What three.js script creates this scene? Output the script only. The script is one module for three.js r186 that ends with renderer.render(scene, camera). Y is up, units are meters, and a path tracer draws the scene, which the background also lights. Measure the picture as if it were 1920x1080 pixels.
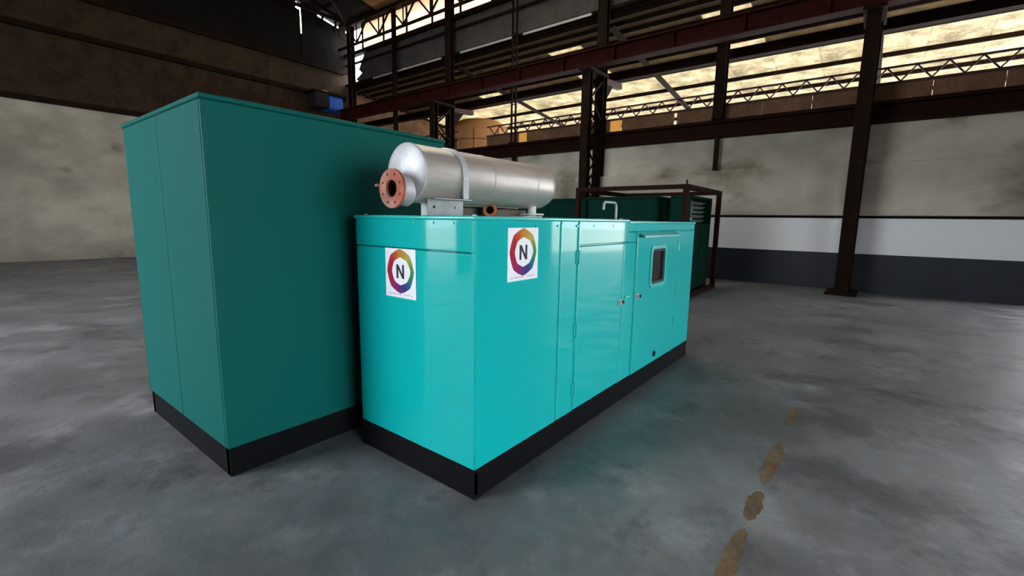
import * as THREE from 'three';
import { RoundedBoxGeometry } from 'three/addons/geometries/RoundedBoxGeometry.js';
import { mergeGeometries, toCreasedNormals } from 'three/addons/utils/BufferGeometryUtils.js';

// ---------------------------------------------------------------- camera, sky, sun, exposure
const scene = new THREE.Scene();
const camera = new THREE.PerspectiveCamera(64.5, 16 / 9, 0.05, 200);
{
  const R = new THREE.Vector3(0.61686817, 0.01476306, 0.78692803);
  const U = new THREE.Vector3(0.10743288, 0.98888672, -0.10276788);
  const F = new THREE.Vector3(0.77969984, -0.14793618, -0.6084267);
  camera.quaternion.setFromRotationMatrix(new THREE.Matrix4().makeBasis(R, U, F.clone().negate()));
  camera.position.set(-1.7678, 1.5864, 1.6287);
}
scene.background = new THREE.Color(0.86, 0.93, 1.0);      // bright overcast daylight
scene.backgroundIntensity = 9;
const sun = new THREE.DirectionalLight(new THREE.Color(1.0, 0.88, 0.72), 24);
sun.position.set(30, 40, -16); sun.target.position.set(2, 0, -5);
sun.castShadow = true; sun.shadow.mapSize.set(2048, 2048);
Object.assign(sun.shadow.camera, { left: -34, right: 34, top: 34, bottom: -34, near: 1, far: 120 });
scene.add(sun, sun.target);
const renderer = new THREE.WebGLRenderer({ antialias: true });
renderer.toneMapping = THREE.LinearToneMapping;
renderer.toneMappingExposure = 1.5;
renderer.shadowMap.enabled = true;

// ---------------------------------------------------------------- helpers
let seed = 1;
const rnd = () => { seed = (seed * 1664525 + 1013904223) >>> 0; return seed / 4294967296; };
const rr = (a, b) => a + (b - a) * rnd();
const used = {};
function numbered(n) { if (!(n in used)) { used[n] = 0; return n; } used[n] += 1; return n + '_' + String(used[n]).padStart(3, '0'); }
const lin = (r, g, b) => new THREE.Color().setRGB(r, g, b);

// uv in metres by the face's main direction, in the geometry's own space
function metreUV(g) {
  const p = g.attributes.position, n = g.attributes.normal, uv = new Float32Array(p.count * 2);
  for (let i = 0; i < p.count; i++) {
    const ax = Math.abs(n.getX(i)), ay = Math.abs(n.getY(i)), az = Math.abs(n.getZ(i));
    if (ay >= ax && ay >= az) { uv[2 * i] = p.getX(i); uv[2 * i + 1] = p.getZ(i); }
    else if (ax >= az) { uv[2 * i] = p.getZ(i); uv[2 * i + 1] = p.getY(i); }
    else { uv[2 * i] = p.getX(i); uv[2 * i + 1] = p.getY(i); }
  }
  g.setAttribute('uv', new THREE.BufferAttribute(uv, 2));
  return g;
}
// axis-aligned box from min to max; r > 0 rounds its edges
function bx(x0, x1, y0, y1, z0, z1, r = 0) {
  const w = Math.abs(x1 - x0), h = Math.abs(y1 - y0), d = Math.abs(z1 - z0);
  let g = r > 0 ? new RoundedBoxGeometry(w, h, d, 3, Math.min(r, w / 2.01, h / 2.01, d / 2.01)) : new THREE.BoxGeometry(w, h, d);
  g.translate((x0 + x1) / 2, (y0 + y1) / 2, (z0 + z1) / 2);
  return metreUV(g);
}
const V = (x, y, z) => new THREE.Vector3(x, y, z);
// square or round bar between two points
function bar(a, b, w, h = w) {
  const d = V().subVectors(b, a), L = d.length();
  const g = new THREE.BoxGeometry(w, L, h); metreUV(g);
  g.applyQuaternion(new THREE.Quaternion().setFromUnitVectors(V(0, 1, 0), d.normalize()));
  g.translate((a.x + b.x) / 2, (a.y + b.y) / 2, (a.z + b.z) / 2);
  return g;
}
function rod(a, b, r, seg = 10, r2 = r) {
  const d = V().subVectors(b, a), L = d.length();
  const g = new THREE.CylinderGeometry(r2, r, L, seg);
  g.applyQuaternion(new THREE.Quaternion().setFromUnitVectors(V(0, 1, 0), d.normalize()));
  g.translate((a.x + b.x) / 2, (a.y + b.y) / 2, (a.z + b.z) / 2);
  return g;
}
function lathe(pts, dir, at, seg = 48) {              // profile [radius, along], turned about dir
  const g = new THREE.LatheGeometry(pts.map(([r, t]) => new THREE.Vector2(r, t)), seg);
  g.applyQuaternion(new THREE.Quaternion().setFromUnitVectors(V(0, 1, 0), dir));
  g.translate(at.x, at.y, at.z);
  return g;
}
function clean(g) { const q = g.index ? g.toNonIndexed() : g; for (const k of Object.keys(q.attributes)) if (!['position', 'normal', 'uv'].includes(k)) q.deleteAttribute(k); return q; }
function merged(gs) { return gs.length === 1 ? gs[0] : mergeGeometries(gs.map(clean)); }
function worldPos(o) { const v = V(0, 0, 0); for (let q = o; q && q !== scene; q = q.parent) v.add(q.position); return v; }

function thing(name, label, category, [x, y, z] = [0, 0, 0], group) {
  const o = new THREE.Group(); o.name = numbered(name); o.position.set(x, y, z);
  o.userData = { label, category }; if (group) o.userData.group = group;
  scene.add(o); return o;
}
// a mesh, given in world coordinates, hung under its parent
function part(parent, name, geos, mat, label, kind) {
  const g = merged(Array.isArray(geos) ? geos : [geos]); const w = worldPos(parent);
  const gg = g.clone(); gg.translate(-w.x, -w.y, -w.z);
  const m = new THREE.Mesh(gg, mat); m.name = numbered(name); m.castShadow = m.receiveShadow = true;
  if (label) m.userData.label = label; if (kind) m.userData.kind = kind;
  parent.add(m); return m;
}
function struct(name, geos, mat) {
  const m = part(scene, name, geos, mat); m.userData.kind = 'structure'; return m;
}
function structGroup(name) { const o = new THREE.Group(); o.name = numbered(name); o.userData.kind = 'structure'; scene.add(o); return o; }

// ---------------------------------------------------------------- procedural textures
function valueNoise(n, cells, s) {
  seed = s; const g = new Float32Array(cells * cells); for (let i = 0; i < g.length; i++) g[i] = rnd();
  const out = new Float32Array(n * n), f = cells / n;
  for (let y = 0; y < n; y++) for (let x = 0; x < n; x++) {
    const u = x * f, v = y * f, i = Math.floor(u), j = Math.floor(v); let a = u - i, b = v - j; a = a * a * (3 - 2 * a); b = b * b * (3 - 2 * b);
    const i1 = (i + 1) % cells, j1 = (j + 1) % cells;
    out[y * n + x] = (g[j * cells + i] * (1 - a) + g[j * cells + i1] * a) * (1 - b) + (g[j1 * cells + i] * (1 - a) + g[j1 * cells + i1] * a) * b;
  }
  return out;
}
function fbm(n, base, oct, s, gain = 0.55) {
  const out = new Float32Array(n * n); let amp = 1, sum = 0;
  for (let o = 0; o < oct && base << o <= n; o++) { const q = valueNoise(n, base << o, s + o * 77); for (let i = 0; i < out.length; i++) out[i] += amp * q[i]; sum += amp; amp *= gain; }
  for (let i = 0; i < out.length; i++) out[i] /= sum; return out;
}
const sstep = (a, b, x) => { const t = Math.min(1, Math.max(0, (x - a) / (b - a))); return t * t * (3 - 2 * t); };
function tex(n, fn, srgb = true, w = n, h = n) {
  const d = new Uint8Array(w * h * 4);
  for (let y = 0; y < h; y++) for (let x = 0; x < w; x++) { const c = fn(x, y, y * w + x), i = 4 * (y * w + x); d[i] = c[0]; d[i + 1] = c[1]; d[i + 2] = c[2]; d[i + 3] = 255; }
  const t = new THREE.DataTexture(d, w, h); t.wrapS = t.wrapT = THREE.RepeatWrapping; t.magFilter = THREE.LinearFilter; t.minFilter = THREE.LinearMipmapLinearFilter; t.generateMipmaps = true;
  if (srgb) t.colorSpace = THREE.SRGBColorSpace; t.needsUpdate = true; return t;
}
const std = (color, o = {}) => new THREE.MeshStandardMaterial({ color, roughness: 0.7, metalness: 0, ...o });
const phys = (color, o = {}) => new THREE.MeshPhysicalMaterial({ color, roughness: 0.5, metalness: 0, ...o });

const N = 1024;
const nA = fbm(N, 4, 6, 11), nB = fbm(N, 16, 6, 23, 0.65), nC = fbm(N, 8, 7, 37, 0.7), nD = fbm(N, 64, 4, 51), nS = fbm(N, 4, 2, 71, 0.3);
const floorMap = tex(N, (x, y, i) => {
  let v = 0.68 + 0.30 * (nA[i] - 0.5) + 0.22 * (nB[i] - 0.5) + 0.10 * (nD[i] - 0.5);
  v *= 1 - 0.22 * sstep(0.52, 0.74, nC[i]);                     // oil stains
  v += 0.05 * sstep(0.60, 0.72, nB[i]);                         // scuffed pale spots
  v = Math.min(1, Math.max(0.08, v));
  const warm = nA[(i * 7 + 991) % (N * N)] - 0.5;
  return [v * (205 + 14 * warm), v * 207, v * (209 - 10 * warm)];
});
floorMap.repeat.set(1 / 4.2, 1 / 4.2);
const floorRough = tex(N, (x, y, i) => { const v = 255 * Math.min(1, Math.max(0, 0.50 + 0.5 * (nB[i] - 0.45) + 0.2 * (nC[i] - 0.5))); return [v, v, v]; }, false);
floorRough.repeat.set(1 / 4.2, 1 / 4.2);
const floorBump = tex(N, (x, y, i) => { const v = 255 * (0.6 * nB[i] + 0.4 * nD[i]); return [v, v, v]; }, false);
floorBump.repeat.set(1 / 2.1, 1 / 2.1);
const wallMap = tex(N, (x, y, i) => {
  let v = 0.86 + 0.5 * (nA[i] - 0.5) + 0.2 * (nB[i] - 0.5);
  const st = sstep(0.50, 0.72, 0.75 * nA[(i + 331 * N) % (N * N)] + 0.25 * nC[i]);
  v *= 1 - 0.38 * st; v = Math.min(1, v);
  return [v * 224, v * (218 - 8 * st), v * (206 - 22 * st)];
});
wallMap.repeat.set(1 / 11, 1 / 7);
const sheetMap = tex(512, (x, y) => { const i = (y * 2) * N + x * 2; const v = 0.8 + 0.5 * (nC[i] - 0.5) + 0.2 * (nD[i] - 0.5); const w = 225 * Math.min(1.1, v); return [w, w * 0.97, w * 0.93]; });
sheetMap.repeat.set(1 / 3, 1 / 3);
const rustMap = tex(512, (x, y) => { const i = (y * 2) * N + x * 2, k = sstep(0.5, 0.66, nC[i]); const v = 0.8 + 0.5 * (nB[i] - 0.5); return [235 * v, (205 - 55 * k) * v, (195 - 80 * k) * v]; });
rustMap.repeat.set(1 / 1.3, 1 / 1.3);
const paintBump = tex(512, (x, y) => { const i = (y * 2) * N + x * 2; const v = 255 * nS[i]; return [v, v, v]; }, false);
paintBump.repeat.set(0.8, 0.8);
const brushed = tex(512, (x, y) => { const i = (y * 2) * N + x * 2; const v = 215 + 60 * (nC[i] - 0.5) + 20 * (nD[i] - 0.5); return [v, v, v]; });

const M = {
  floor: std(lin(0.72, 0.675, 0.68), { map: floorMap, roughnessMap: floorRough, roughness: 1, bumpMap: floorBump, bumpScale: 0.004 }),
  yard: std(lin(0.42, 0.41, 0.38), { roughness: 0.95 }),
  plaster: std(lin(0.8, 0.77, 0.71), { map: wallMap, roughness: 0.9 }),
  dado: std(lin(0.012, 0.022, 0.045), { roughness: 0.6, map: sheetMap }),
  whiteBand: std(lin(0.86, 0.86, 0.86), { roughness: 0.7 }),
  brownSheet: std(lin(0.30, 0.16, 0.075), { map: sheetMap, roughness: 0.85 }),
  hallSheet: phys(lin(0.085, 0.055, 0.036), { map: sheetMap, roughness: 0.85, specularIntensity: 0.2 }),
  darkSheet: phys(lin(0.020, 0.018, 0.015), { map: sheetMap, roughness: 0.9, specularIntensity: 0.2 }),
  greySheet: std(lin(0.115, 0.108, 0.102), { map: sheetMap, roughness: 0.75 }),
  zincTrim: std(lin(0.5, 0.5, 0.48), { roughness: 0.5, metalness: 0.3 }),
  roofSheet: phys(lin(0.42, 0.31, 0.18), { map: sheetMap, roughness: 1, transmission: 0.12, thickness: 0, specularIntensity: 0.2 }),
  clearSheet: phys(lin(0.86, 0.83, 0.70), { roughness: 1, transmission: 0.5, thickness: 0, map: sheetMap, specularIntensity: 0.2 }),
  skylight: phys(lin(0.92, 0.91, 0.86), { roughness: 1, transmission: 0.5, thickness: 0, specularIntensity: 0.2 }),
  glazing: phys(lin(0.92, 0.76, 0.62), { roughness: 1, transmission: 0.4, thickness: 0, specularIntensity: 0.2 }),
  amber: phys(lin(0.9, 0.6, 0.22), { roughness: 1, transmission: 0.55, thickness: 0, specularIntensity: 0.2 }),
  girderRed: phys(lin(0.060, 0.013, 0.009), { map: rustMap, roughness: 0.75, specularIntensity: 0.2 }),
  girderDark: phys(lin(0.028, 0.011, 0.007), { map: rustMap, roughness: 0.8, specularIntensity: 0.2 }),
  steel: phys(lin(0.024, 0.016, 0.009), { map: rustMap, roughness: 0.8, specularIntensity: 0.2 }),
  rustSteel: std(lin(0.085, 0.026, 0.016), { map: rustMap, roughness: 0.75 }),
  frameSteel: phys(lin(0.040, 0.012, 0.008), { map: rustMap, roughness: 0.75, specularIntensity: 0.25 }),
  teal: phys(lin(0.001, 0.455, 0.435), { roughness: 0.5, clearcoat: 0.5, clearcoatRoughness: 0.04, specularIntensity: 0.08, bumpMap: paintBump, bumpScale: 0.0015 }),
  tealEdge: phys(lin(0.02, 0.52, 0.49), { roughness: 0.25, clearcoat: 0.7, clearcoatRoughness: 0.1, specularIntensity: 0.7 }),
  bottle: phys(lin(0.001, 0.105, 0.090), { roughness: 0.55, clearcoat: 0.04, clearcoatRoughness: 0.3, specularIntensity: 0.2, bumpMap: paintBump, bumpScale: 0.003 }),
  bottleDark: phys(lin(0.001, 0.024, 0.016), { roughness: 0.7, specularIntensity: 0.12 }),
  black: phys(lin(0.004, 0.004, 0.005), { roughness: 0.8, specularIntensity: 0.2 }),
  alu: std(lin(0.88, 0.80, 0.73), { map: brushed, roughness: 0.40, metalness: 0.6 }),
  aluWhite: std(lin(0.82, 0.82, 0.84), { map: brushed, roughness: 0.55, metalness: 0.35 }),
  zinc: std(lin(0.62, 0.65, 0.66), { map: brushed, roughness: 0.5, metalness: 0.5 }),
  primer: std(lin(0.80, 0.45, 0.36), { map: rustMap, roughness: 0.7 }),
  orange: std(lin(0.85, 0.38, 0.15), { map: rustMap, roughness: 0.7 }),
  soot: std(lin(0.008, 0.007, 0.007), { roughness: 0.95 }),
  pinkGrey: std(lin(0.36, 0.30, 0.26), { map: sheetMap, roughness: 0.7 }),
  white: std(lin(0.78, 0.80, 0.76), { roughness: 0.5 }),
  chrome: std(lin(0.75, 0.76, 0.76), { roughness: 0.22, metalness: 1 }),
  pane: phys(lin(0.035, 0.03, 0.028), { roughness: 0.12, specularIntensity: 0.8 }),
  rubber: std(lin(0.012, 0.02, 0.02), { roughness: 0.7 }),
  blue: std(lin(0.004, 0.075, 0.42), { roughness: 0.5 }),
  tank: std(lin(0.95, 0.47, 0.17), { map: sheetMap, roughness: 0.8 }),
  seam: std(lin(0.16, 0.06, 0.02), { roughness: 0.8 }),
  yellow: std(lin(0.33, 0.27, 0.16), { roughness: 0.85, map: rustMap }),
};

// ---------------------------------------------------------------- the setting
const X0 = -8, X1 = 12, Z0 = -20, Z1 = 9;
{
  const f = struct('floor', bx(X0 - 0.4, 26, -0.3, 0, Z0 - 0.4, Z1 + 0.4), M.floor);
  // worn yellow line on the concrete, running along the generator to the camera's right: what is left of it
  seed = 321;
  for (const [a, b] of [[0.16, 0.72], [0.80, 1.15], [1.24, 1.95], [2.3, 2.75]]) {
    const s = new THREE.Shape(), n = 14, top = [], bot = [];
    for (let i = 0; i <= n; i++) { const e = Math.sin(Math.PI * i / n) ** 0.35, x = a + (b - a) * i / n; top.push([x, 1.262 - 0.050 * e * rr(0.75, 1.05)]); bot.push([x, 1.262 + 0.045 * e * rr(0.6, 1.05)]); }
    [...top, ...bot.reverse()].forEach(([x, z], i) => i ? s.lineTo(x, -z) : s.moveTo(x, -z));
    const g = new THREE.ExtrudeGeometry(s, { depth: 0.001, bevelEnabled: false }); g.rotateX(-Math.PI / 2);
    part(f, 'paint_mark', metreUV(g), M.yellow, 'worn yellow paint mark on the concrete');
  }
  struct('yard', [bx(-60, X0 - 0.4, -0.35, -0.05, -60, 60), bx(X0 - 0.4, 26, -0.35, -0.05, Z1 + 0.4, 60), bx(X0 - 0.4, 26, -0.35, -0.05, -60, Z0 - 0.4), bx(26, 80, -0.35, -0.05, -60, 60)], M.yard);
}
// back wall: plastered masonry, ledge, dado, beam, boards; the opening above it looks into the side bay
const DZ0 = 4.6, DZ1 = 7.6;                                       // doorway at its right end
{
  const w = structGroup('wall_back');
  part(w, 'plaster', [bx(12.12, 12.4, 0, 3.95, Z0, DZ0), bx(12.12, 12.4, 0, 3.95, DZ1, Z1), bx(12.12, 12.4, 3.5, 3.95, DZ0, DZ1)], M.plaster);
  part(w, 'ledge', [bx(12.0, 12.12, 1.80, 3.02, Z0, DZ0, 0.02)], M.plaster);
  part(w, 'white_band', [bx(11.995, 12.12, 0.90, 1.74, Z0, DZ0)], M.whiteBand);
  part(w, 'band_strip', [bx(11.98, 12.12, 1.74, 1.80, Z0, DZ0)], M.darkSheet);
  part(w, 'dado', [bx(11.99, 12.12, 0, 0.90, Z0, DZ0)], M.dado);
  part(w, 'wall_beam', [bx(11.85, 12.45, 4.28, 4.36, Z0, Z1), bx(12.05, 12.35, 3.97, 4.28, Z0, Z1), bx(11.85, 12.45, 3.90, 3.97, Z0, Z1)], M.girderDark);
  // boards above the beam, with two amber panes and one open slit
  let z = Z0;
  const gaps = [[-12.15, -10.55, 'o'], [-9.0, -8.62, 'p'], [-5.32, -4.92, 'p'], [-3.28, -3.20, 's']];
  const cuts = [Z0, ...gaps.flatMap(g => [g[0], g[1]]), Z1];
  for (let i = 0; i < cuts.length; i += 2) {
    const n = Math.max(1, Math.round((cuts[i + 1] - cuts[i]) / 1.15)), d = (cuts[i + 1] - cuts[i]) / n;
    for (let k = 0; k < n; k++) part(w, 'board', bx(12.10 + 0.012 * (k % 2), 12.16, 4.36, 4.74, cuts[i] + k * d + 0.006, cuts[i] + (k + 1) * d - 0.006), M.brownSheet);
  }
  for (const g of gaps) if (g[2] === 'p') part(w, 'pane', bx(12.11, 12.13, 4.36, 4.74 + 0.06, g[0] + 0.02, g[1] - 0.02), M.amber, 'amber translucent pane');
  // upper cladding: girts, grey panels, light flashing; the last bay by the corner is torn open
  for (let k = 0; k < 8; k++) {
    const a = -18.2 + k * 3.4, b = Math.min(a + 3.4, Z1);
    if (a < Z1) part(w, 'cladding_panel', bx(12.20 + 0.01 * (k % 2), 12.26, 8.16, 9.40, a - 0.02, b + 0.02), M.greySheet);
  }
  const tri = new THREE.Shape(); [[18.2, 8.2], [18.2, 9.42], [18.5, 9.42], [19.0, 8.75], [18.75, 8.55], [19.25, 8.35], [18.9, 8.1]].forEach(([a, y], i) => i ? tri.lineTo(a, y) : tri.moveTo(a, y));
  const tg = new THREE.ExtrudeGeometry(tri, { depth: 0.05, bevelEnabled: false }); tg.rotateY(Math.PI / 2); tg.translate(12.2, 0, 0);
  part(w, 'torn_panel', metreUV(tg), M.greySheet, 'torn end cladding panel letting daylight through');
  part(w, 'girt', bx(12.10, 12.20, 9.02, 9.10, Z0, Z1), M.steel);
  part(w, 'girt', bx(12.02, 12.28, 9.40, 9.56, Z0, Z1), M.steel);
  part(w, 'girt', bx(12.05, 12.20, 8.08, 8.16, Z0, Z1), M.steel);
  part(w, 'apron_strip', bx(12.26, 12.36, 8.0, 8.2, Z0, Z1), M.steel);
  for (const [a, b] of [[-17.6, -16.2], [-16.0, -13.0], [-11.9, -9.3], [-8.8, -6.1]]) part(w, 'flashing', bx(12.0, 12.05, 8.05, 8.11, a, b), M.zincTrim, 'pale flashing strip');
  // translucent glazing under the eaves
  for (let k = 0; k < 17; k++) { const a = -18.6 + k * 1.64; if (a + 1.6 < Z1) part(w, 'glazing_sheet', bx(12.22, 12.235, 9.56, 10.72, a + 0.03, a + 1.61), M.glazing); }
  for (let k = 0; k < 18; k++) { const a = -18.6 + k * 1.64; if (a < Z1) part(w, 'mullion', bx(12.16, 12.22, 9.56, 10.72, a - 0.035, a + 0.035), M.steel); }
  part(w, 'eaves_beam', bx(12.0, 12.4, 10.72, 10.95, Z0, Z1), M.steel);
}
// left gable wall: base, girts, sheets; daylight enters in a gap under the roof slope and one slit
const roofY = x => 10.95 + 0.2 * (12 - Math.max(0, x)) - 0.2 * Math.max(0, -x);
{
  const w = structGroup('wall_left');
  part(w, 'masonry', bx(X0, X1 + 0.4, 0, 5.2, Z0 - 0.3, Z0), M.plaster);
  for (let k = 0; k < 10; k++) {
    const a = X0 + k * 2.04, b = a + 2.04;
    part(w, 'wall_sheet', bx(a - 0.02, b + 0.02, 5.2, 7.44, Z0 - 0.12 - 0.02 * (k % 2), Z0 - 0.06 - 0.02 * (k % 2)), M.hallSheet);
    part(w, 'wall_sheet', bx(a - 0.02, b + 0.02, 7.40, 8.75, Z0 - 0.10 - 0.02 * (k % 2), Z0 - 0.04 - 0.02 * (k % 2)), M.hallSheet);
  }
  const s = new THREE.Shape();
  [[X0, 8.7], [9.90, 8.7], [9.90, 10.95], [0, 12.95], [X0, 11.35]].forEach(([x, y], i) => i ? s.lineTo(x, y) : s.moveTo(x, y));
  const s2 = new THREE.Shape(); [[9.98, 8.7], [12.5, 8.7], [12.5, 10.62], [9.98, 11.13]].forEach(([x, y], i) => i ? s2.lineTo(x, y) : s2.moveTo(x, y));
  const s3 = new THREE.Shape(); [[9.86, 8.7], [9.98, 8.7], [9.98, 9.95], [9.86, 9.95]].forEach(([x, y], i) => i ? s3.lineTo(x, y) : s3.moveTo(x, y));
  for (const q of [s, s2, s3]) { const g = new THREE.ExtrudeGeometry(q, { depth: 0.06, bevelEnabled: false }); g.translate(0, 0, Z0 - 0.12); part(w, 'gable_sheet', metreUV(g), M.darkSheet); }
  for (const y of [5.2, 7.42, 8.70]) part(w, 'girt', bx(X0, X1, y - 0.09, y + 0.09, Z0 - 0.04, Z0 + 0.12), M.steel);
  for (const [a, b] of [[-8, 9.7], [9.95, 10.75], [10.95, 11.05], [11.62, 11.74], [11.85, 12.2]]) { // closers that leave bright dashes in the gap
    const y = roofY(a), y2 = roofY(b), q = new THREE.Shape(); q.moveTo(a, y - 0.6); q.lineTo(b, y2 - 0.6); q.lineTo(b, y2); q.lineTo(a, y);
    const g = new THREE.ExtrudeGeometry(q, { depth: 0.05, bevelEnabled: false }); g.translate(0, 0, Z0 - 0.08); part(w, 'closer_strip', metreUV(g), M.darkSheet);
  }
}
// front wall and right wall (beside and behind the camera) with their open doorways
{
    const g = [bx(X0 - 0.3, X0, 7.2, 11.72, Z0 - 0.3, Z1 + 0.3), bx(X0 - 0.3, X0, 0, 7.2, Z0, -9.8), bx(X0 - 0.3, X0, 0, 7.2, -8.15, -7.7), bx(X0 - 0.3, X0, 0, 7.2, -3.5, Z1)];
  struct('wall_front', g, M.hallSheet);
  const h = [bx(X0, -4.4, 0, 3.6, Z1, Z1 + 0.3), bx(1.2, 12.4, 0, 3.6, Z1, Z1 + 0.3), bx(X0, 12.4, 3.6, 10.95, Z1, Z1 + 0.3)];
  const s = new THREE.Shape(); s.moveTo(X0, 10.95); s.lineTo(12.4, 10.95); s.lineTo(0, 13.3); s.lineTo(X0, 11.7);
  const e = new THREE.ExtrudeGeometry(s, { depth: 0.3, bevelEnabled: false }); e.translate(0, 0, Z1); h.push(metreUV(e));
  struct('wall_right', h, M.hallSheet);
}
// roof of the hall: sheets, purlins, as pieces of the ceiling
{
  const c = structGroup('ceiling');
  for (const side of [1, -1]) for (let i = 0; i < 4; i++) for (let k = 0; k < 10; k++) {
    if (side < 0 && i === 0) continue;
    const xa = side > 0 ? 12.6 - i * 3.15 : -12.6 + i * 3.15, xb = side > 0 ? xa - 3.17 : xa + 3.17;
    const za = Z0 - 0.35 + k * 3.0, zb = za + 3.06, up = 0.06 * (k % 2);
    const ya = 13.35 + up - 0.2 * Math.abs(xa), yb = 13.35 + up - 0.2 * Math.abs(xb);
    const g = new THREE.BufferGeometry(), t = 0.05; const p = [];
    const q = [[xa, ya, za], [xb, yb, za], [xb, yb, zb], [xa, ya, zb]];
    const A = q.map(v => [...v]), B = q.map(([x, y, z]) => [x, y + t, z]);
    const face = (a, b, c2, d) => { p.push(...a, ...b, ...c2, ...a, ...c2, ...d); };
    face(A[0], A[1], A[2], A[3]); face(B[3], B[2], B[1], B[0]);
    for (let j = 0; j < 4; j++) face(A[j], B[j], B[(j + 1) % 4], A[(j + 1) % 4]);
    g.setAttribute('position', new THREE.Float32BufferAttribute(p, 3)); g.computeVertexNormals(); metreUV(g);
    const sky = side > 0 && i === 1 && k >= 3 && k <= 5;
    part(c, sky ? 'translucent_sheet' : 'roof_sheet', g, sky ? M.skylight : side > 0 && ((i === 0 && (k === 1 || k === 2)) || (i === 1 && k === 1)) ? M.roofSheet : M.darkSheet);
  }
  for (const side of [1, -1]) for (let i = side > 0 ? 0 : 3; i < 9; i++) { const x = side * (12.0 - i * 1.4), y = 13.30 - 0.2 * Math.abs(x); part(c, 'purlin', bx(x - 0.04, x + 0.04, y - 0.16, y, Z0, Z1), M.steel); }
}
// side bay beyond the back wall: sloping roof of dark and translucent sheets, purlins, far wall
const layY = x => 8.02 - (x - 12.35) * 0.12;
{
  const c = structGroup('side_bay_roof');
  const edges = [12.35, 13.3, 14.4, 15.5, 16.9, 18.6, 20.4, 22.3, 24.3];
  for (let i = 0; i < edges.length - 1; i++) for (let k = 0; k < 21; k++) {
    const za = Z0 + k * 1.4, zb = za + 1.405, a = edges[i], b = edges[i + 1] + 0.04;
    const clear = i >= 4 || [[1, 8], [3, 4], [3, 8], [1, 12], [3, 12], [2, 15]].some(([u, v]) => u === i && v === k);
    const g = bx(0, Math.hypot(b - a, layY(b) - layY(a)), 0, clear ? 0.012 : 0.04, za, zb); g.rotateZ(Math.atan2(layY(b) - layY(a), b - a)); g.translate(a, layY(a), 0);
    part(c, clear ? 'translucent_sheet' : 'roof_sheet', g, clear ? M.clearSheet : M.roofSheet);
  }
  for (const e of [...edges, 12.8, 13.85, 14.95, 16.2]) part(c, 'purlin', bx(e - 0.035, e + 0.035, layY(e) - 0.15, layY(e) - 0.01, Z0, Z1), M.steel);
  for (const z of [-19.2, -12.4, -5.6, 1.2]) part(c, 'rafter', bar(V(12.4, layY(12.4) - 0.30, z), V(24.2, layY(24.2) - 0.30, z), 0.07, 0.2), M.steel);
  struct('wall_far', [bx(24.2, 24.45, 0, 4.0, Z0, Z1), bx(12.4, 24.45, 0, 8.2, Z0 - 0.25, Z0)], M.brownSheet);
}

// ---------------------------------------------------------------- steelwork
function ibeamZ(x, y0, y1, z0, z1, w, tf = 0.03, tw = 0.02) { return [bx(x - w / 2, x + w / 2, y1 - tf, y1, z0, z1), bx(x - w / 2, x + w / 2, y0, y0 + tf, z0, z1), bx(x - tw / 2, x + tw / 2, y0 + tf, y1 - tf, z0, z1)]; }
function ibeamY(x, z, y0, y1, w, d, t = 0.025) { return [bx(x - w / 2, x - w / 2 + t, y0, y1, z - d / 2, z + d / 2), bx(x + w / 2 - t, x + w / 2, y0, y1, z - d / 2, z + d / 2), bx(x - w / 2 + t, x + w / 2 - t, y0, y1, z - t / 2, z + t / 2)]; }
const colText = ['dark lattice crane column in the far left corner of the hall', 'dark lattice crane column rising behind the silver silencer, left of the tall post', 'wide lattice crane column standing behind the dark green cabinet', 'lattice crane column beyond the right of the steel frame'];
[-19.2, -12.4, -5.6, 1.2].forEach((z, i) => {
  const t = thing('crane_column', colText[i], 'column', [11.5, 0, z]);
  part(t, 'inner_chord', ibeamY(11.05, z, 0.02, 6.04, 0.22, 0.26), M.steel);
  part(t, 'outer_chord', ibeamY(11.93, z, 0.02, 10.7, 0.24, 0.30), M.steel);
  part(t, 'base_plate', bx(10.8, 12.1 - 0.02, 0, 0.03, z - 0.3, z + 0.3), M.steel);
  let y = 0.35, s = 0;
  while (y < 5.9) {
    const y2 = Math.min(y + 0.62, 6.0);
    for (const dz of [-0.11, 0.11]) part(t, 'lacing_bar', bar(V(s ? 11.86 : 11.12, y, z + dz), V(s ? 11.12 : 11.86, y2, z + dz), 0.07, 0.016), M.steel);
    y = y2; s = 1 - s;
  }
  part(t, 'cap_plate', bx(10.86, 12.05, 6.04, 6.12, z - 0.2, z + 0.2), M.steel);
  // corbel to the side bay's crane girder, with its gusset
  part(t, 'corbel', bar(V(12.05, 5.98, z), V(13.25, 6.075, z), 0.18, 0.18), M.rustSteel, 'rust-brown corbel');
  const g = new THREE.Shape(); g.moveTo(12.05, 5.2); g.lineTo(12.05, 5.93); g.lineTo(12.75, 5.98); const e = new THREE.ExtrudeGeometry(g, { depth: 0.02, bevelEnabled: false }); e.translate(0, 0, z - 0.01);
  part(t, 'gusset', metreUV(e), M.steel);
});
const postText = ['thin dark wall post by the far left corner', 'thin dark post rising left of the wide lattice column', 'dark upper post at the right, standing on the wall beam'];
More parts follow.
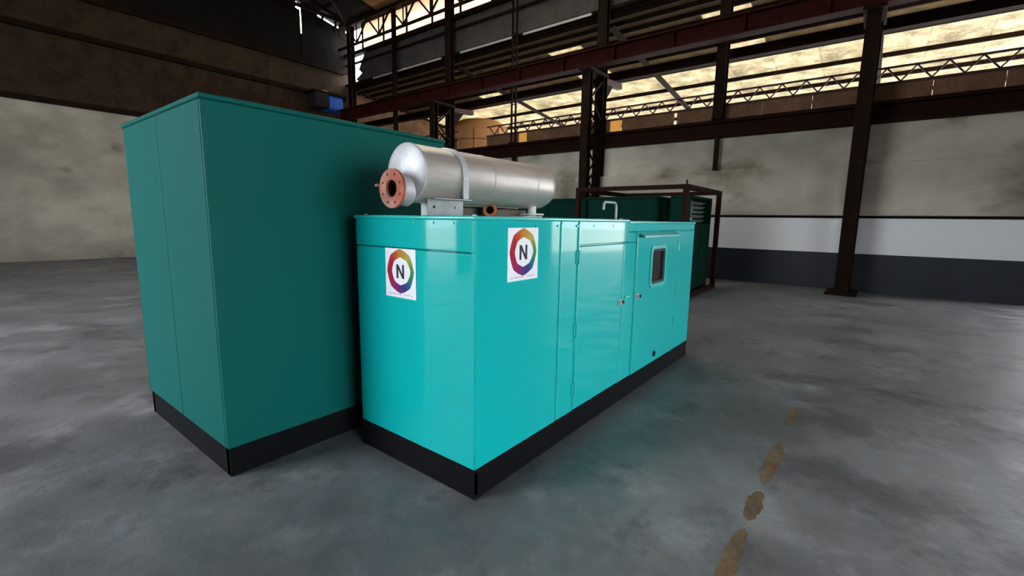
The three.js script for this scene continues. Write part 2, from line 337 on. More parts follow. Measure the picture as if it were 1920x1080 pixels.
[-15.8, -9.05, -1.98].forEach((z, i) => {
  const t = thing('wall_post', postText[i], 'post', [11.8, 4.36, z]);
  const d = i === 2 ? 0.26 : 0.15;
  if (i === 1) for (const o of [-0.09, 0.09]) part(t, 'shaft', bx(11.83, 11.89, 4.38, 10.7, z + o - 0.025, z + o + 0.025), M.steel);
  else part(t, 'shaft', ibeamY(11.86, z, 4.38, 10.7, d, d, 0.02), M.steel);
  if (i === 1) for (let y = 4.9; y < 10.6; y += 0.8) part(t, 'rung', bx(11.845, 11.875, y, y + 0.03, z - 0.09, z + 0.09), M.steel);
  part(t, 'foot_plate', bx(11.72, 12.02, 4.36, 4.38, z - 0.16, z + 0.16), M.steel);
  part(t, 'lower_post', bx(11.84, 11.98, i === 1 ? 3.2 : 3.02, 3.9, z - 0.05, z + 0.05), M.steel);
});
{
  const t = thing('crane_girder', 'deep dark red crane girder nearest the camera, on the inner column chords', 'girder', [11.05, 6.2, -5.5]);
  const [a, b] = [-18.9, 8.9];
  const G = ibeamZ(11.05, 6.12, 6.58, a, b, 0.34);
  part(t, 'top_flange', G[0], M.girderRed); part(t, 'bottom_flange', G[1], M.girderRed); part(t, 'web', G[2], M.girderRed);
  part(t, 'crane_rail', bx(11.02, 11.08, 6.58, 6.65, a, b), M.steel);
  for (let z = a + 0.6; z < b; z += 1.7) part(t, 'stiffener', bx(10.90, 11.20, 6.15, 6.55, z - 0.01, z + 0.01), M.girderRed);
  const u = thing('crane_girder', 'slimmer dark crane girder of the side bay, lower and behind the red one', 'girder', [13.0, 6.2, -8]);
  const H = ibeamZ(13.0, 6.19, 6.46, Z0 + 0.2, Z1 - 0.2, 0.26);
  part(u, 'top_flange', H[0], M.girderDark); part(u, 'bottom_flange', H[1], M.girderDark); part(u, 'web', H[2], M.girderDark);
  for (let z = Z0 + 1; z < 8.5; z += 1.7) part(u, 'stiffener', bx(12.9, 13.1, 6.22, 6.43, z - 0.01, z + 0.01), M.girderDark);
}
// lattice girder on top of the boards: the row of small triangles
{
  const t = new THREE.Group(); t.name = 'lattice_girder'; scene.getObjectByName('wall_back').add(t);
  for (const [a, b] of [[Z0 + 0.1, -12.1], [-10.55, Z1 - 0.2]]) part(t, 'lattice_chord', bx(12.08, 12.18, 4.74, 4.80, a, b), M.rustSteel);
  for (const [a, b] of [[Z0 + 0.1, -12.1], [-10.55, Z1 - 0.2]]) part(t, 'lattice_chord', bx(12.10, 12.16, 5.10, 5.14, a, b), M.rustSteel);
  let k = 0; for (let z = -19.8; z < 3.5; z += 0.26, k++) if (z < -12.3 || z > -10.6) part(t, 'diagonal', bar(V(12.13, k % 2 ? 4.8 : 5.11, z), V(12.13, k % 2 ? 5.11 : 4.8, z + 0.26), 0.035, 0.03), M.rustSteel);
}
// eaves lattice under the roof, in front of the glazing
{
  const t = thing('eaves_lattice', 'lattice of thin dark bars in front of the bright glazing under the eaves', 'lattice', [11.7, 9.6, -8]);
  part(t, 'bottom_chord', bx(11.66, 11.74, 9.62, 9.72, Z0 + 0.1, Z1 - 0.2), M.steel);
  part(t, 'top_chord', bx(11.66, 11.74, 10.56, 10.66, Z0 + 0.1, Z1 - 0.2), M.steel);
  let k = 0; for (let z = -19.2; z < 8; z += 0.85, k++) {
    part(t, 'diagonal', bar(V(11.7, k % 2 ? 9.7 : 10.58, z), V(11.7, k % 2 ? 10.58 : 9.7, z + 0.85), 0.06), M.steel);
    if (k % 2) part(t, 'vertical', bar(V(11.7, 9.7, z), V(11.7, 10.58, z), 0.045), M.steel);
  }
}
// roof trusses and horizontal bracing
const trussText = ['dark roof truss spanning the hall next to the left gable wall', 'dark roof truss on the column behind the silencer', 'dark roof truss on the wide lattice column'];
[-19.2, -12.4, -5.6].forEach((z, i) => {
  const t = thing('roof_truss', trussText[i], 'truss', [0, 10.7, z]);
  part(t, 'bottom_chord', bx(-7.95, 11.8, 10.70, 10.82, z - 0.06, z + 0.06), M.steel);
  for (const s of [1, -1]) part(t, 'top_chord', bar(s > 0 ? V(11.9, 10.78, z) : V(-7.95, 11.56, z), V(0, 13.12, z), 0.13), M.steel);
  for (let k = 1; k < 10; k++) { const x = 12 - 2 * k, h = 13.1 - 0.2 * Math.abs(x); part(t, 'web_member', bar(V(x, 10.78, z), V(x, h, z), 0.07), M.steel); if (k < 9) { const nx = x > 0 ? x - 2 : x; part(t, 'web_member', bar(V(x > 0 ? x : x - 2, 10.78, z), V(x > 0 ? nx : x, 13.1 - 0.2 * Math.abs(x > 0 ? nx : x), z), 0.06), M.steel); } }
});
{
  const text = ['diagonal roof brace near the left gable, in the upper left corner', 'diagonal roof brace crossing the first one in the upper left'];
  [[[11.7, -12.4], [4.9, -19.2]], [[4.9, -12.4], [11.7, -19.2]]].forEach(([a, b], i) => {
    const t = thing('roof_brace', text[i], 'brace', [(a[0] + b[0]) / 2, 10.6, (a[1] + b[1]) / 2]);
    part(t, 'angle_leg', bar(V(a[0], 10.62, a[1]), V(b[0], 10.62, b[1]), 0.10, 0.015), M.steel); part(t, 'angle_web', bar(V(a[0], 10.66, a[1]), V(b[0], 10.66, b[1]), 0.015, 0.10), M.steel);
  });
}

// ---------------------------------------------------------------- the generator set
const L = 3.757, W = 1.078, H = 1.6, S = 0.179;
{
  const t = thing('generator_set', 'bright teal soundproof generator canopy on a black skid, with two round logo stickers', 'generator', [L / 2, 0, -W / 2]);
  // black skid: two side channels, two end plates, cross members
  part(t, 'skid', [bx(0, L, 0, 0.03, -W, 0), bx(0.004, L - 0.004, 0, S - 0.004, -0.03, -0.003), bx(0.004, L - 0.004, 0, S - 0.004, -W + 0.003, -W + 0.03), bx(0.002, 0.03, 0, S - 0.004, -W + 0.003, -0.003), bx(L - 0.03, L - 0.002, 0, S - 0.004, -W + 0.003, -0.003), bx(0.0, L, S - 0.02, S, -W, 0)], M.black, 'black skid base');
  part(t, 'inner_core', bx(0.03, L - 0.03, S, H - 0.03, -W + 0.03, -0.024), M.teal);
  for (const [x, y1] of [[0.842, H - 0.03], [1.076, H - 0.03], [1.842, 1.40], [2.112, 1.49]]) part(t, 'seam_bead', bx(x - 0.008, x + 0.008, S + 0.01, y1, -0.02, 0.009, 0.006), M.tealEdge, 'bright rounded seam edge');
  const P = 0.014; // panel thickness
  part(t, 'front_panel', bx(0, P + 0.02, S, 1.402, -W + 0.004, -0.004, 0.005), M.teal);
  part(t, 'front_header', bx(-0.002, P + 0.02, 1.409, H - 0.016, -W + 0.004, -0.004, 0.006), M.teal);
  part(t, 'back_panel', bx(L - 0.034, L, S, H - 0.016, -W + 0.004, -0.004, 0.005), M.teal);
  part(t, 'far_side_panel', bx(0.02, L - 0.02, S, H - 0.016, -W, -W + 0.03, 0.005), M.teal);
  // near side: panel, pillar, door, pillar, door, end panel
  const sp = (n, a, b, y0, y1, z1 = 0, r = 0.006) => part(t, n, bx(a, b, y0, y1, -0.034, z1, r), M.teal);
  sp('side_panel', 0.004, 0.838, S, H - 0.016);
  sp('side_pillar', 0.846, 1.072, S, H - 0.016, -0.001);
  sp('side_header', 1.079, 1.915, 1.414, H - 0.016, 0.003);
  const d1 = sp('door', 1.080, 1.838, S + 0.006, 1.406, 0.004, 0.009);
  sp('side_pillar', 1.845, 2.108, S, 1.406, -0.003);
  sp('side_header', 1.922, L - 0.004, 1.50, H - 0.016, -0.001);
  sp('side_pillar', 1.922, 2.108, 1.409, 1.496, -0.002);
  // second door carries the window: built round the opening
  const wx0 = 2.462, wx1 = 2.815, wy0 = 0.985, wy1 = 1.335, e0 = 2.116, e1 = 3.20;
  const ds = new THREE.Shape(); ds.moveTo(e0, S + 0.006); ds.lineTo(e1, S + 0.006); ds.lineTo(e1, 1.494); ds.lineTo(e0, 1.494); ds.closePath();
  const hole = new THREE.Path(), rr0 = 0.05; hole.moveTo(wx0 + rr0, wy0); hole.lineTo(wx1 - rr0, wy0); hole.quadraticCurveTo(wx1, wy0, wx1, wy0 + rr0); hole.lineTo(wx1, wy1 - rr0); hole.quadraticCurveTo(wx1, wy1, wx1 - rr0, wy1); hole.lineTo(wx0 + rr0, wy1); hole.quadraticCurveTo(wx0, wy1, wx0, wy1 - rr0); hole.lineTo(wx0, wy0 + rr0); hole.quadraticCurveTo(wx0, wy0, wx0 + rr0, wy0); ds.holes.push(hole);
  const dg = new THREE.ExtrudeGeometry(ds, { depth: 0.026, bevelEnabled: true, bevelSize: 0.004, bevelThickness: 0.006, bevelSegments: 2 }); dg.translate(0, 0, -0.028); 
  const d2 = part(t, 'door', metreUV(dg), M.teal, 'door with a small dark window');
  sp('side_panel', 3.207, L - 0.004, S, 1.494);
  // window: raised frame, rubber, dark pane
  const ring = (m, z0, z1, mat, name) => {
    const rp = (x0, x1, y0, y1, r, P2) => { P2.moveTo(x0 + r, y0); P2.lineTo(x1 - r, y0); P2.quadraticCurveTo(x1, y0, x1, y0 + r); P2.lineTo(x1, y1 - r); P2.quadraticCurveTo(x1, y1, x1 - r, y1); P2.lineTo(x0 + r, y1); P2.quadraticCurveTo(x0, y1, x0, y1 - r); P2.lineTo(x0, y0 + r); P2.quadraticCurveTo(x0, y0, x0 + r, y0); return P2; };
    const o = rp(wx0 - m[0], wx1 + m[0], wy0 - m[0], wy1 + m[0], rr0 + m[0], new THREE.Shape()); o.holes.push(rp(wx0 + m[1], wx1 - m[1], wy0 + m[1], wy1 - m[1], rr0 - m[1] * 0.5, new THREE.Path()));
    const g = new THREE.ExtrudeGeometry(o, { depth: z1 - z0, bevelEnabled: true, bevelSize: 0.004, bevelThickness: 0.004, bevelSegments: 2 }); g.translate(0, 0, z0); return part(d2, name, metreUV(g), mat);
  };
  ring([0.028, 0.004], 0.004, 0.012, M.tealEdge, 'window_frame'); ring([-0.004, 0.03], -0.012, 0.002, M.rubber, 'window_seal');
  part(d2, 'window_pane', bx(wx0, wx1, wy0, wy1, -0.024, -0.016, 0.003), M.pane, 'dark glass pane');
  // rain hood over the second door
  const hs = new THREE.Shape(); hs.moveTo(0, 1.492); hs.lineTo(0.012, 1.492); hs.lineTo(0.06, 1.462); hs.lineTo(0.06, 1.446); hs.lineTo(0.052, 1.446); hs.lineTo(0.052, 1.456); hs.lineTo(0, 1.478);
  const hg = new THREE.ExtrudeGeometry(hs, { depth: 0.92, bevelEnabled: false }); hg.rotateY(-Math.PI / 2); hg.scale(1, 1, 1); hg.translate(3.05, 0, 0.004);
  { const p = hg.attributes.position; }
  part(t, 'rain_hood', metreUV(hg), M.tealEdge, 'folded rain hood over the window');
  // latches, keyhole, hinges
  const latch = (x, y, d) => {
    const l = part(d, 'latch', [bx(x - 0.035, x + 0.035, y - 0.028, y + 0.028, 0, 0.012, 0.006), bx(x - 0.03, x + 0.028, y - 0.010, y + 0.010, 0.012, 0.026, 0.005)], M.zinc, 'grey metal latch');
    const c = new THREE.CylinderGeometry(0.014, 0.014, 0.012, 20); c.rotateX(Math.PI / 2); c.translate(x + 0.02, y + 0.0, 0.026); return part(l.parent, 'latch_lock', c, M.soot, 'dark lock barrel');
  };
  latch(1.80, 0.91, d1); latch(2.165, 0.915, d2);
  part(t, 'latch_keeper', bx(1.90, 1.99, 0.925, 0.945, -0.003, 0.012, 0.005), M.tealEdge);
  for (const [x, ys, d] of [[1.078, [1.33, 0.8, 0.35], d1], [3.19, [1.33, 0.85, 0.52], d2]]) for (const y of ys) part(d, 'hinge', [rod(V(x, y - 0.05, 0.010), V(x, y + 0.05, 0.010), 0.011, 14), bx(x - 0.03, x + 0.03, y - 0.045, y + 0.045, 0, 0.006, 0.003)], M.tealEdge);
  { const c = new THREE.CylinderGeometry(0.03, 0.03, 0.02, 24); c.rotateX(Math.PI / 2); c.translate(2.67, 0.262, 0.004); part(d2, 'drain_plug', c, M.soot, 'dark round plug low on the door'); }
  // lid: two roof plates with rolled lips, corner caps
  part(t, 'roof_plate', bx(-0.012, 1.915, H - 0.02, H + 0.004, -W - 0.008, 0.012, 0.011), M.tealEdge);
  part(t, 'roof_plate', bx(1.925, L + 0.006, H - 0.034, H - 0.008, -W - 0.004, 0.008, 0.011), M.tealEdge);
  for (const [x, z] of [[0.05, -0.05], [0.05, -W + 0.05], [1.86, -0.05]]) part(t, 'roof_bolt', [(() => { const c = new THREE.CylinderGeometry(0.012, 0.013, 0.008, 6); c.translate(x, H + 0.007, z); return c; })()], M.zinc);
  for (const x of [0.55, 0.80, 1.05, 1.30, 1.62]) { const c = new THREE.CylinderGeometry(0.007, 0.009, 0.008, 12); c.rotateX(Math.PI / 2); c.translate(x, 1.55, 0.004); part(t, 'rivet', c, M.tealEdge); }
  for (const z of [-0.16, -0.32, -0.48, -0.64]) { const c = new THREE.CylinderGeometry(0.007, 0.009, 0.008, 12); c.rotateZ(Math.PI / 2); c.translate(-0.004, 1.565, z); part(t, 'rivet', c, M.tealEdge); }
  // breather pipe on the roof: up, across, and a short drop
  const curve = new THREE.CatmullRomCurve3([V(1.76, H, -0.05), V(1.76, 1.69, -0.05), V(1.75, 1.722, -0.05), V(1.72, 1.735, -0.05), V(1.58, 1.735, -0.05), V(1.545, 1.728, -0.05), V(1.535, 1.70, -0.05), V(1.535, 1.675, -0.05)], false, 'catmullrom', 0.3);
  part(t, 'breather_pipe', new THREE.TubeGeometry(curve, 60, 0.011, 12), M.zinc, 'bent pale breather pipe on the roof');
  // the two printed stickers
  const cv = document.createElement('canvas'); cv.width = cv.height = 512; const c = cv.getContext('2d');
  c.fillStyle = '#f4f5fb'; c.fillRect(0, 0, 512, 512);
  const stops = [[0, [232, 160, 40]], [0.12, [225, 205, 90]], [0.22, [96, 178, 70]], [0.30, [40, 150, 90]], [0.36, [20, 120, 165]], [0.43, [60, 60, 150]], [0.52, [125, 45, 140]], [0.60, [190, 30, 110]], [0.72, [205, 18, 72]], [0.84, [212, 26, 48]], [0.93, [236, 100, 35]], [1, [232, 160, 40]]];
  const colAt = u => { let i = 0; while (stops[i + 1][0] < u) i++; const f = (u - stops[i][0]) / (stops[i + 1][0] - stops[i][0]); return 'rgb(' + stops[i][1].map((v, k) => Math.round(0.82 * (v + (stops[i + 1][1][k] - v) * f))).join(',') + ')'; };
  const oct = (u, r) => { const a = u * 2 * Math.PI, s = Math.PI / 4, b = ((a % s) + s) % s - s / 2, k = Math.cos(s / 2) / Math.cos(b); const rad = r * (0.55 * k + 0.45); return [256 + rad * Math.sin(a), 236 - rad * Math.cos(a) * 1.02]; };
  for (let i = 0; i < 240; i++) {
    const u0 = i / 240, u1 = (i + 1.4) / 240, thin = 1 - 0.35 * Math.exp(-(((u0 - 0.24) / 0.12) ** 2));
    const ri = 228 - 86 * thin; c.fillStyle = colAt((u0 + u1) / 2 > 1 ? 1 : (u0 + u1) / 2);
    c.beginPath(); const q = [oct(u0, 228), oct(u1, 228), oct(u1, ri), oct(u0, ri)]; q.forEach(([x, y], k) => k ? c.lineTo(x, y) : c.moveTo(x, y)); c.fill();
  }
  c.fillStyle = '#2e2a31'; c.beginPath(); [[190, 310], [190, 166], [226, 166], [288, 258], [288, 166], [322, 166], [322, 310], [288, 310], [224, 216], [224, 310]].forEach(([x, y], k) => k ? c.lineTo(x, y) : c.moveTo(x, y)); c.fill();
  // the caption below the ring is too small to read in the photograph: only its smudged strokes
  seed = 5; for (let x = 52; x < 452;) { const w = rr(7, 16); if (rnd() > 0.16) { c.fillStyle = x < 150 || x > 340 ? '#9c5a78' : '#b9466e'; c.globalAlpha = rr(0.45, 0.8); c.fillRect(x, 472 + rr(-2, 2), w, rr(10, 16)); } x += w + rr(3, 7); } c.globalAlpha = 1;
  const st = new THREE.CanvasTexture(cv); st.colorSpace = THREE.SRGBColorSpace; st.magFilter = THREE.LinearFilter;
  const sm = phys(lin(1, 1, 1), { map: st, roughness: 0.5, specularIntensity: 0.3 });
  const sticker = (w, h, place, label) => { const g = new THREE.BoxGeometry(w, h, 0.0012); const uv = g.attributes.uv, n = g.attributes.normal; for (let i = 0; i < uv.count; i++) if (n.getZ(i) < 0.5) uv.setXY(i, 0.02, 0.02); place(g); part(t, 'logo_sticker', g, sm, label); };
  sticker(0.287, 0.302, g => { g.rotateY(-Math.PI / 2); g.translate(-0.0032, 1.252, -0.616); }, 'white sticker with rainbow ring and letter N, on the front end');
  sticker(0.302, 0.312, g => { g.translate(0.423, 1.384, 0.0012); }, 'white sticker with rainbow ring and letter N, on the long side');
}

// ---------------------------------------------------------------- exhaust silencer on the roof
{
  const t = thing('exhaust_silencer', 'silver cylindrical exhaust silencer lying on top of the teal generator', 'silencer', [0.7, H + 0.004, -0.54]);
  const AX = V(1, 0, 0), y = 1.846, z = -0.54, r = 0.170, at = V(0, y, z);
  part(t, 'shell', lathe([[r, 0.0], [r, 0.60], [r + 0.002, 0.602], [r + 0.002, 0.610], [r, 0.612], [r, 1.10], [r + 0.002, 1.102], [r + 0.002, 1.112], [r, 1.114], [r, 1.29], [r - 0.004, 1.32], [r - 0.02, 1.365], [r - 0.05, 1.41], [r - 0.09, 1.442], [r - 0.13, 1.457], [0, 1.463]], AX, at, 72), M.alu);
  part(t, 'end_cap', lathe([[r - 0.002, 0.012], [r + 0.003, 0.006], [r + 0.004, -0.002], [r - 0.002, -0.008], [r - 0.03, -0.018], [r - 0.08, -0.028], [0.04, -0.036], [0, -0.038]].reverse(), AX, at, 72), M.aluWhite, 'pale dished end cap');
  const pc = V(0, 1.752, z);
  const neck = part(t, 'inlet_pipe', lathe([[0.098, -0.012], [0.092, -0.03], [0.078, -0.05], [0.072, -0.065], [0.072, -0.10], [0.05, -0.10], [0.05, 0.02]].reverse(), AX, pc, 48), M.aluWhite);
  // flange ring with bolt holes
  const fs = new THREE.Shape(); fs.absarc(0, 0, 0.108, 0, Math.PI * 2, false); const fh = new THREE.Path(); fh.absarc(0, 0, 0.050, 0, Math.PI * 2, true); fs.holes.push(fh);
  for (let k = 0; k < 8; k++) { const a = (k + 0.5) * Math.PI / 4, h = new THREE.Path(); h.absarc(0.083 * Math.cos(a), 0.083 * Math.sin(a), 0.0085, 0, Math.PI * 2, true); fs.holes.push(h); }
  const fg = new THREE.ExtrudeGeometry(fs, { depth: 0.012, bevelEnabled: true, bevelSize: 0.003, bevelThickness: 0.003, bevelSegments: 2, curveSegments: 40 }); fg.rotateY(-Math.PI / 2); fg.translate(-0.100, pc.y, pc.z);
  part(t, 'flange', metreUV(fg), M.primer, 'reddish primed pipe flange with bolt holes');
  { const c = new THREE.CylinderGeometry(0.0495, 0.0495, 0.01, 40); c.rotateZ(Math.PI / 2); c.translate(-0.055, pc.y, pc.z); part(t, 'pipe_lining', [c, lathe([[0.0492, -0.105], [0.0492, -0.05]], AX, pc, 40)], M.soot, 'sooty pipe mouth'); }
  { const a = 0.0; part(t, 'bolt', rod(V(-0.135, pc.y + 0.02, pc.z - 0.115), V(-0.09, pc.y + 0.02, pc.z - 0.115), 0.008, 10), M.primer); }
  // strap over the shell and its lug
  const strap = lathe([[r + 0.001, 0.285], [r + 0.009, 0.285], [r + 0.009, 0.330], [r + 0.001, 0.330]], AX, at, 72);
  part(t, 'strap', [toCreasedNormals(clean(strap), 0.5), bx(0.283, 0.332, H + 0.105, 1.84, z + 0.165, z + 0.183, 0.004), bx(0.283, 0.332, H + 0.105, 1.84, z - 0.183, z - 0.165, 0.004)], M.aluWhite, 'pale strap');
  // saddle: two plates with flanges and curved cradle
  const saddle = (sz) => { const q = new THREE.Shape(); q.moveTo(0.05, H + 0.008); q.lineTo(0.345, H + 0.008); q.lineTo(0.345, H + 0.098); q.lineTo(0.05, H + 0.098); q.closePath(); for (const hx of [0.10, 0.27]) { const h = new THREE.Path(); h.absarc(hx, H + 0.055, 0.009, 0, Math.PI * 2, true); q.holes.push(h); } const g = new THREE.ExtrudeGeometry(q, { depth: 0.006, bevelEnabled: false }); g.translate(0, 0, sz); return metreUV(g); };
  part(t, 'saddle', [saddle(z + 0.112), bx(0.05, 0.36, H + 0.098, H + 0.104, z + 0.078, z + 0.185), bx(0.05, 0.345, H + 0.005, H + 0.011, z + 0.07, z + 0.112), bx(0.12, 0.345, H + 0.005, 1.69, z - 0.02, z + 0.04)], M.zinc, 'galvanised saddle bracket');
  // exhaust outlet and channel on the roof under the silencer
  part(t, 'mounting_channel', [bx(0.52, 1.34, H, H + 0.008, -0.76, -0.66), bx(0.52, 1.34, H, H + 0.075, -0.668, -0.66), bx(0.52, 1.34, H + 0.067, H + 0.075, -0.70, -0.66)], M.pinkGrey, 'pale channel lying under the silencer');
  { const g = lathe([[0.028, -0.01], [0.05, -0.01], [0.05, 0.012], [0.028, 0.012], [0.028, -0.01]], V(-0.8, 0, 0.6).normalize(), V(0.72, H + 0.052, -0.52), 28); part(t, 'exhaust_flange', toCreasedNormals(clean(g), 0.5), M.orange, 'orange primed exhaust flange'); }
  part(t, 'exhaust_elbow', new THREE.TubeGeometry(new THREE.CatmullRomCurve3([V(0.725, H + 0.052, -0.525), V(0.80, H + 0.052, -0.58), V(0.84, H + 0.03, -0.61), V(0.845, H - 0.01, -0.615)]), 24, 0.03, 16), M.rustSteel, 'rusty exhaust elbow');
  // rear stub with its round flange
  part(t, 'rear_stub', [rod(V(1.20, H + 0.01, -0.50), V(1.20, 1.70, -0.50), 0.033, 24), (() => { const c = new THREE.CylinderGeometry(0.095, 0.095, 0.012, 36); c.translate(1.20, H + 0.030, -0.50); return c; })(), bx(1.02, 1.26, H + 0.004, H + 0.016, -0.56, -0.44)], M.white, 'white rear foot with round flange');
}

// ---------------------------------------------------------------- tall enclosure at the left
{
  const x0 = -0.78, x1 = 1.03, z1 = -1.3, z0 = -2.85, h = 2.245;
  const t = thing('equipment_enclosure', 'tall dark green enclosure standing close to the left of the teal generator', 'enclosure', [(x0 + x1) / 2, 0, (z0 + z1) / 2]);
  part(t, 'skid', [bx(x0 + 0.01, x1 - 0.01, 0, 0.19, z1 - 0.06, z1 - 0.012), bx(x0 + 0.01, x1 - 0.01, 0, 0.19, z0 + 0.012, z0 + 0.06), bx(x0 + 0.01, x0 + 0.06, 0, 0.19, z0 + 0.02, z1 - 0.02), bx(x1 - 0.06, x1 - 0.01, 0, 0.19, z0 + 0.02, z1 - 0.02)], M.black, 'black skid base');
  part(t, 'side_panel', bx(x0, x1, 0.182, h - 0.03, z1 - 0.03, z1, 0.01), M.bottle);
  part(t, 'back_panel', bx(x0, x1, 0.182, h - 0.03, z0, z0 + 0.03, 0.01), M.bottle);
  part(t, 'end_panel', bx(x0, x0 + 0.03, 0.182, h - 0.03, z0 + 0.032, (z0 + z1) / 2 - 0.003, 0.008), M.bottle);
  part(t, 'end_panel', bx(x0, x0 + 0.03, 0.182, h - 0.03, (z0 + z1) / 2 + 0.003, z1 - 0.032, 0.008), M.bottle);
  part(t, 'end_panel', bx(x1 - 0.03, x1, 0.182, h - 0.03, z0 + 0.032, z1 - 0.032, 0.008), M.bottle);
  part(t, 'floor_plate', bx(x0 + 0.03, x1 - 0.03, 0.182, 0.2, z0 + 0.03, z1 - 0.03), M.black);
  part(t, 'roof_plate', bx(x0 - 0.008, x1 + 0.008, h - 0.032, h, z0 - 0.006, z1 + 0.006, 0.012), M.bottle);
}

// ---------------------------------------------------------------- background: cabinets, steel frame, hoist, tank
{
  const x0 = 7.55, x1 = 10.0, z0 = -3.75, z1 = -1.33, h = 2.33;
  const t = thing('steel_frame', 'open rust-brown steel frame around a dark green cabinet by the back wall', 'frame', [(x0 + x1) / 2, 0, (z0 + z1) / 2]);
  for (const [x, z] of [[x0, z0], [x0, z1], [x1, z0], [x1, z1]]) part(t, 'post', bx(x - 0.05, x + 0.05, 0, h - 0.1, z - 0.05, z + 0.05, 0.008), M.frameSteel);
  for (const z of [z0, z1]) part(t, 'top_rail', bx(x0 - 0.05, x1 + 0.05, h - 0.1, h, z - 0.05, z + 0.05, 0.008), M.frameSteel);
  for (const x of [x0, x1]) part(t, 'cross_rail', bx(x - 0.045, x + 0.045, h - 0.09, h - 0.002, z0 + 0.05, z1 - 0.05, 0.008), M.frameSteel);
  for (const z of [z0, z1]) part(t, 'bottom_rail', bx(x0 + 0.05, x1 - 0.05, 0.0, 0.1, z - 0.04, z + 0.04, 0.008), M.frameSteel);
  part(t, 'lifting_eye', [bar(V(x0, h, z1), V(x0, h + 0.08, z1), 0.05, 0.02)], M.frameSteel);
  const c = thing('generator_cabinet', 'dark green cabinet inside the rust-brown steel frame', 'cabinet', [8.6, 0, -2.85]);
  const a0 = 7.72, a1 = 9.6, b0 = -3.6, b1 = -2.0;
  part(c, 'skid', bx(a0 + 0.02, a1 - 0.02, 0, 0.16, b0 + 0.02, b1 - 0.02, 0.01), M.black);
  part(c, 'body', bx(a0, a1, 0.16, 2.08, b0, b1, 0.02), M.bottleDark);
  part(c, 'door_panel', bx(a0 - 0.012, a0, 0.26, 2.0, b0 + 0.06, (b0 + b1) / 2 - 0.01, 0.005), M.bottleDark); part(c, 'door_panel', bx(a0 - 0.012, a0, 0.26, 2.0, (b0 + b1) / 2 + 0.01, b1 - 0.06, 0.005), M.bottleDark);
  part(c, 'roof_plate', bx(a0 - 0.03, a1 + 0.03, 2.08, 2.12, b0 - 0.03, b1 + 0.03, 0.01), M.bottleDark);
  const k = thing('control_cabinet', 'narrow black-green cabinet with pale slats at its top, inside the steel frame', 'cabinet', [9.2, 0, -1.6]);
  part(k, 'plinth', bx(8.2, 9.85, 0, 0.1, -1.86, -1.44, 0.01), M.black);
  part(k, 'body', bx(8.2, 9.85, 0.1, 1.55, -1.86, -1.44, 0.015), M.bottleDark);
  part(k, 'side_door', bx(8.3, 9.0, 0.2, 1.48, -1.44, -1.425, 0.005), M.bottleDark); part(k, 'side_door', bx(9.03, 9.75, 0.2, 1.48, -1.44, -1.425, 0.005), M.bottleDark);
  part(k, 'louvre_frame', [bx(8.2, 8.26, 1.55, 2.1, -1.86, -1.44), bx(9.79, 9.85, 1.55, 2.1, -1.86, -1.44), bx(8.2, 9.85, 2.1, 2.15, -1.86, -1.44)], M.bottleDark);
  for (let i = 0; i < 5; i++) { const g = bx(8.26, 9.79, -0.006, 0.006, -0.05, 0.05); g.rotateX(-0.5); g.translate(0, 1.62 + i * 0.1, -1.62); part(k, 'louvre', g, M.zinc, 'pale slat'); }
}
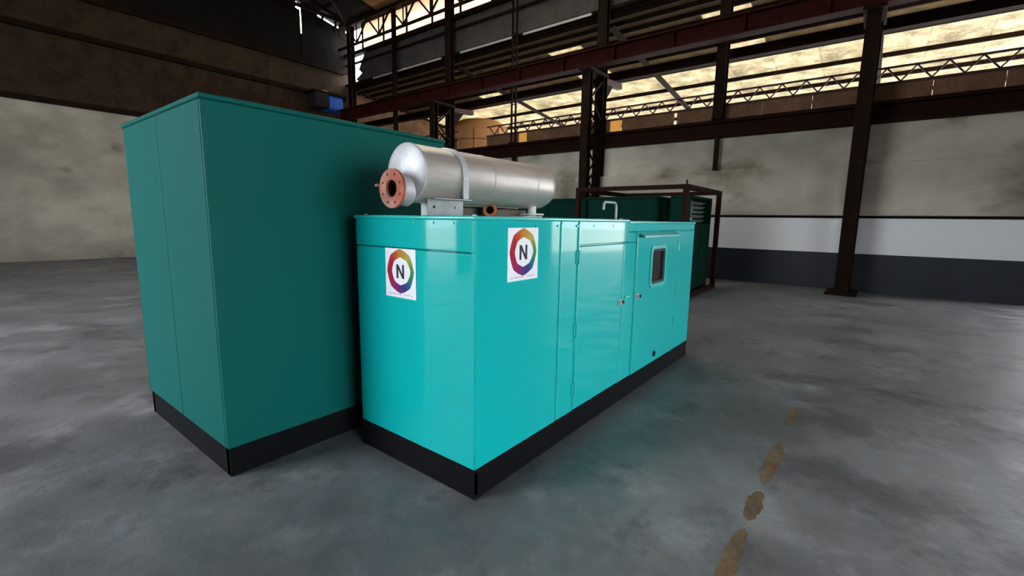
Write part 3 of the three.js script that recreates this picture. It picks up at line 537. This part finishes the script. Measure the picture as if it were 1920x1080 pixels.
{
  const a0 = 9.0, a1 = 11.2, b0 = -6.6, b1 = -4.35;
  const c = thing('generator_cabinet', 'lower black-green cabinet behind the silencer end, left of the steel frame', 'cabinet', [(a0 + a1) / 2 - 0.5, 0, (b0 + b1) / 2]);
  part(c, 'skid', bx(a0 + 0.02, 10.6, 0, 0.16, b0 + 0.02, b1 - 0.02, 0.01), M.black);
  part(c, 'body', bx(a0, 10.62, 0.16, 2.12, b0, b1, 0.02), M.bottleDark);
  part(c, 'roof_plate', bx(a0 - 0.03, 10.65, 2.12, 2.17, b0 - 0.03, b1 + 0.03, 0.01), M.bottleDark);
  part(c, 'door_panel', bx(a0 - 0.012, a0, 0.26, 2.05, b0 + 0.08, (b0 + b1) / 2 - 0.01, 0.005), M.bottleDark); part(c, 'door_panel', bx(a0 - 0.012, a0, 0.26, 2.05, (b0 + b1) / 2 + 0.01, b1 - 0.08, 0.005), M.bottleDark);
  part(c, 'exhaust_stack', rod(V(9.6, 2.17, -5.95), V(9.6, 2.62, -5.95), 0.06, 16), M.rustSteel, 'short rusty stack');
}
{
  const t = thing('crane_hoist', 'blue electric hoist unit with a black drum, high up by the left gable wall', 'hoist', [10.7, 6.96, -19.4]);
  part(t, 'motor_housing', [bx(10.55, 11.35, 6.55, 7.25, -19.75, -19.05, 0.12)], M.blue, 'bright blue motor housing');
  part(t, 'drum_housing', [bx(9.9, 10.55, 6.6, 7.3, -19.8, -19.0, 0.06)], M.soot);
  part(t, 'carriage', [bx(9.8, 11.45, 7.25, 7.36, -19.875, -18.95, 0.02)], M.steel);
}
{
  const t = thing('storage_tank', 'tan round-shouldered storage tank beyond the wall, behind the dark column', 'tank', [17.0, 0, -15.4]);
  const cx = 17.0, cz = -15.4, R = 1.62;
  part(t, 'shell', lathe([[R, 0.3], [R, 6.05], [R - 0.05, 6.25], [R - 0.25, 6.5], [R - 0.6, 6.68], [0, 6.8]], V(0, 1, 0), V(cx, 0, cz), 40), M.tank);
  part(t, 'base', lathe([[0, 0], [R + 0.1, 0], [R + 0.1, 0.3], [0, 0.3]], V(0, 1, 0), V(cx, 0, cz), 40), M.plaster);
  for (const y of [4.6, 5.55]) part(t, 'hoop', lathe([[R, y], [R + 0.03, y], [R + 0.03, y + 0.05], [R, y + 0.05]], V(0, 1, 0), V(cx, 0, cz), 40), M.seam);
  for (let k = 0; k < 8; k++) { const a = k * Math.PI / 4 + 0.2; part(t, 'seam_strip', bar(V(cx + (R + 0.01) * Math.cos(a), 0.35, cz + (R + 0.01) * Math.sin(a)), V(cx + (R + 0.01) * Math.cos(a), 6.05, cz + (R + 0.01) * Math.sin(a)), 0.04), M.seam); }
}

renderer.render(scene, camera);
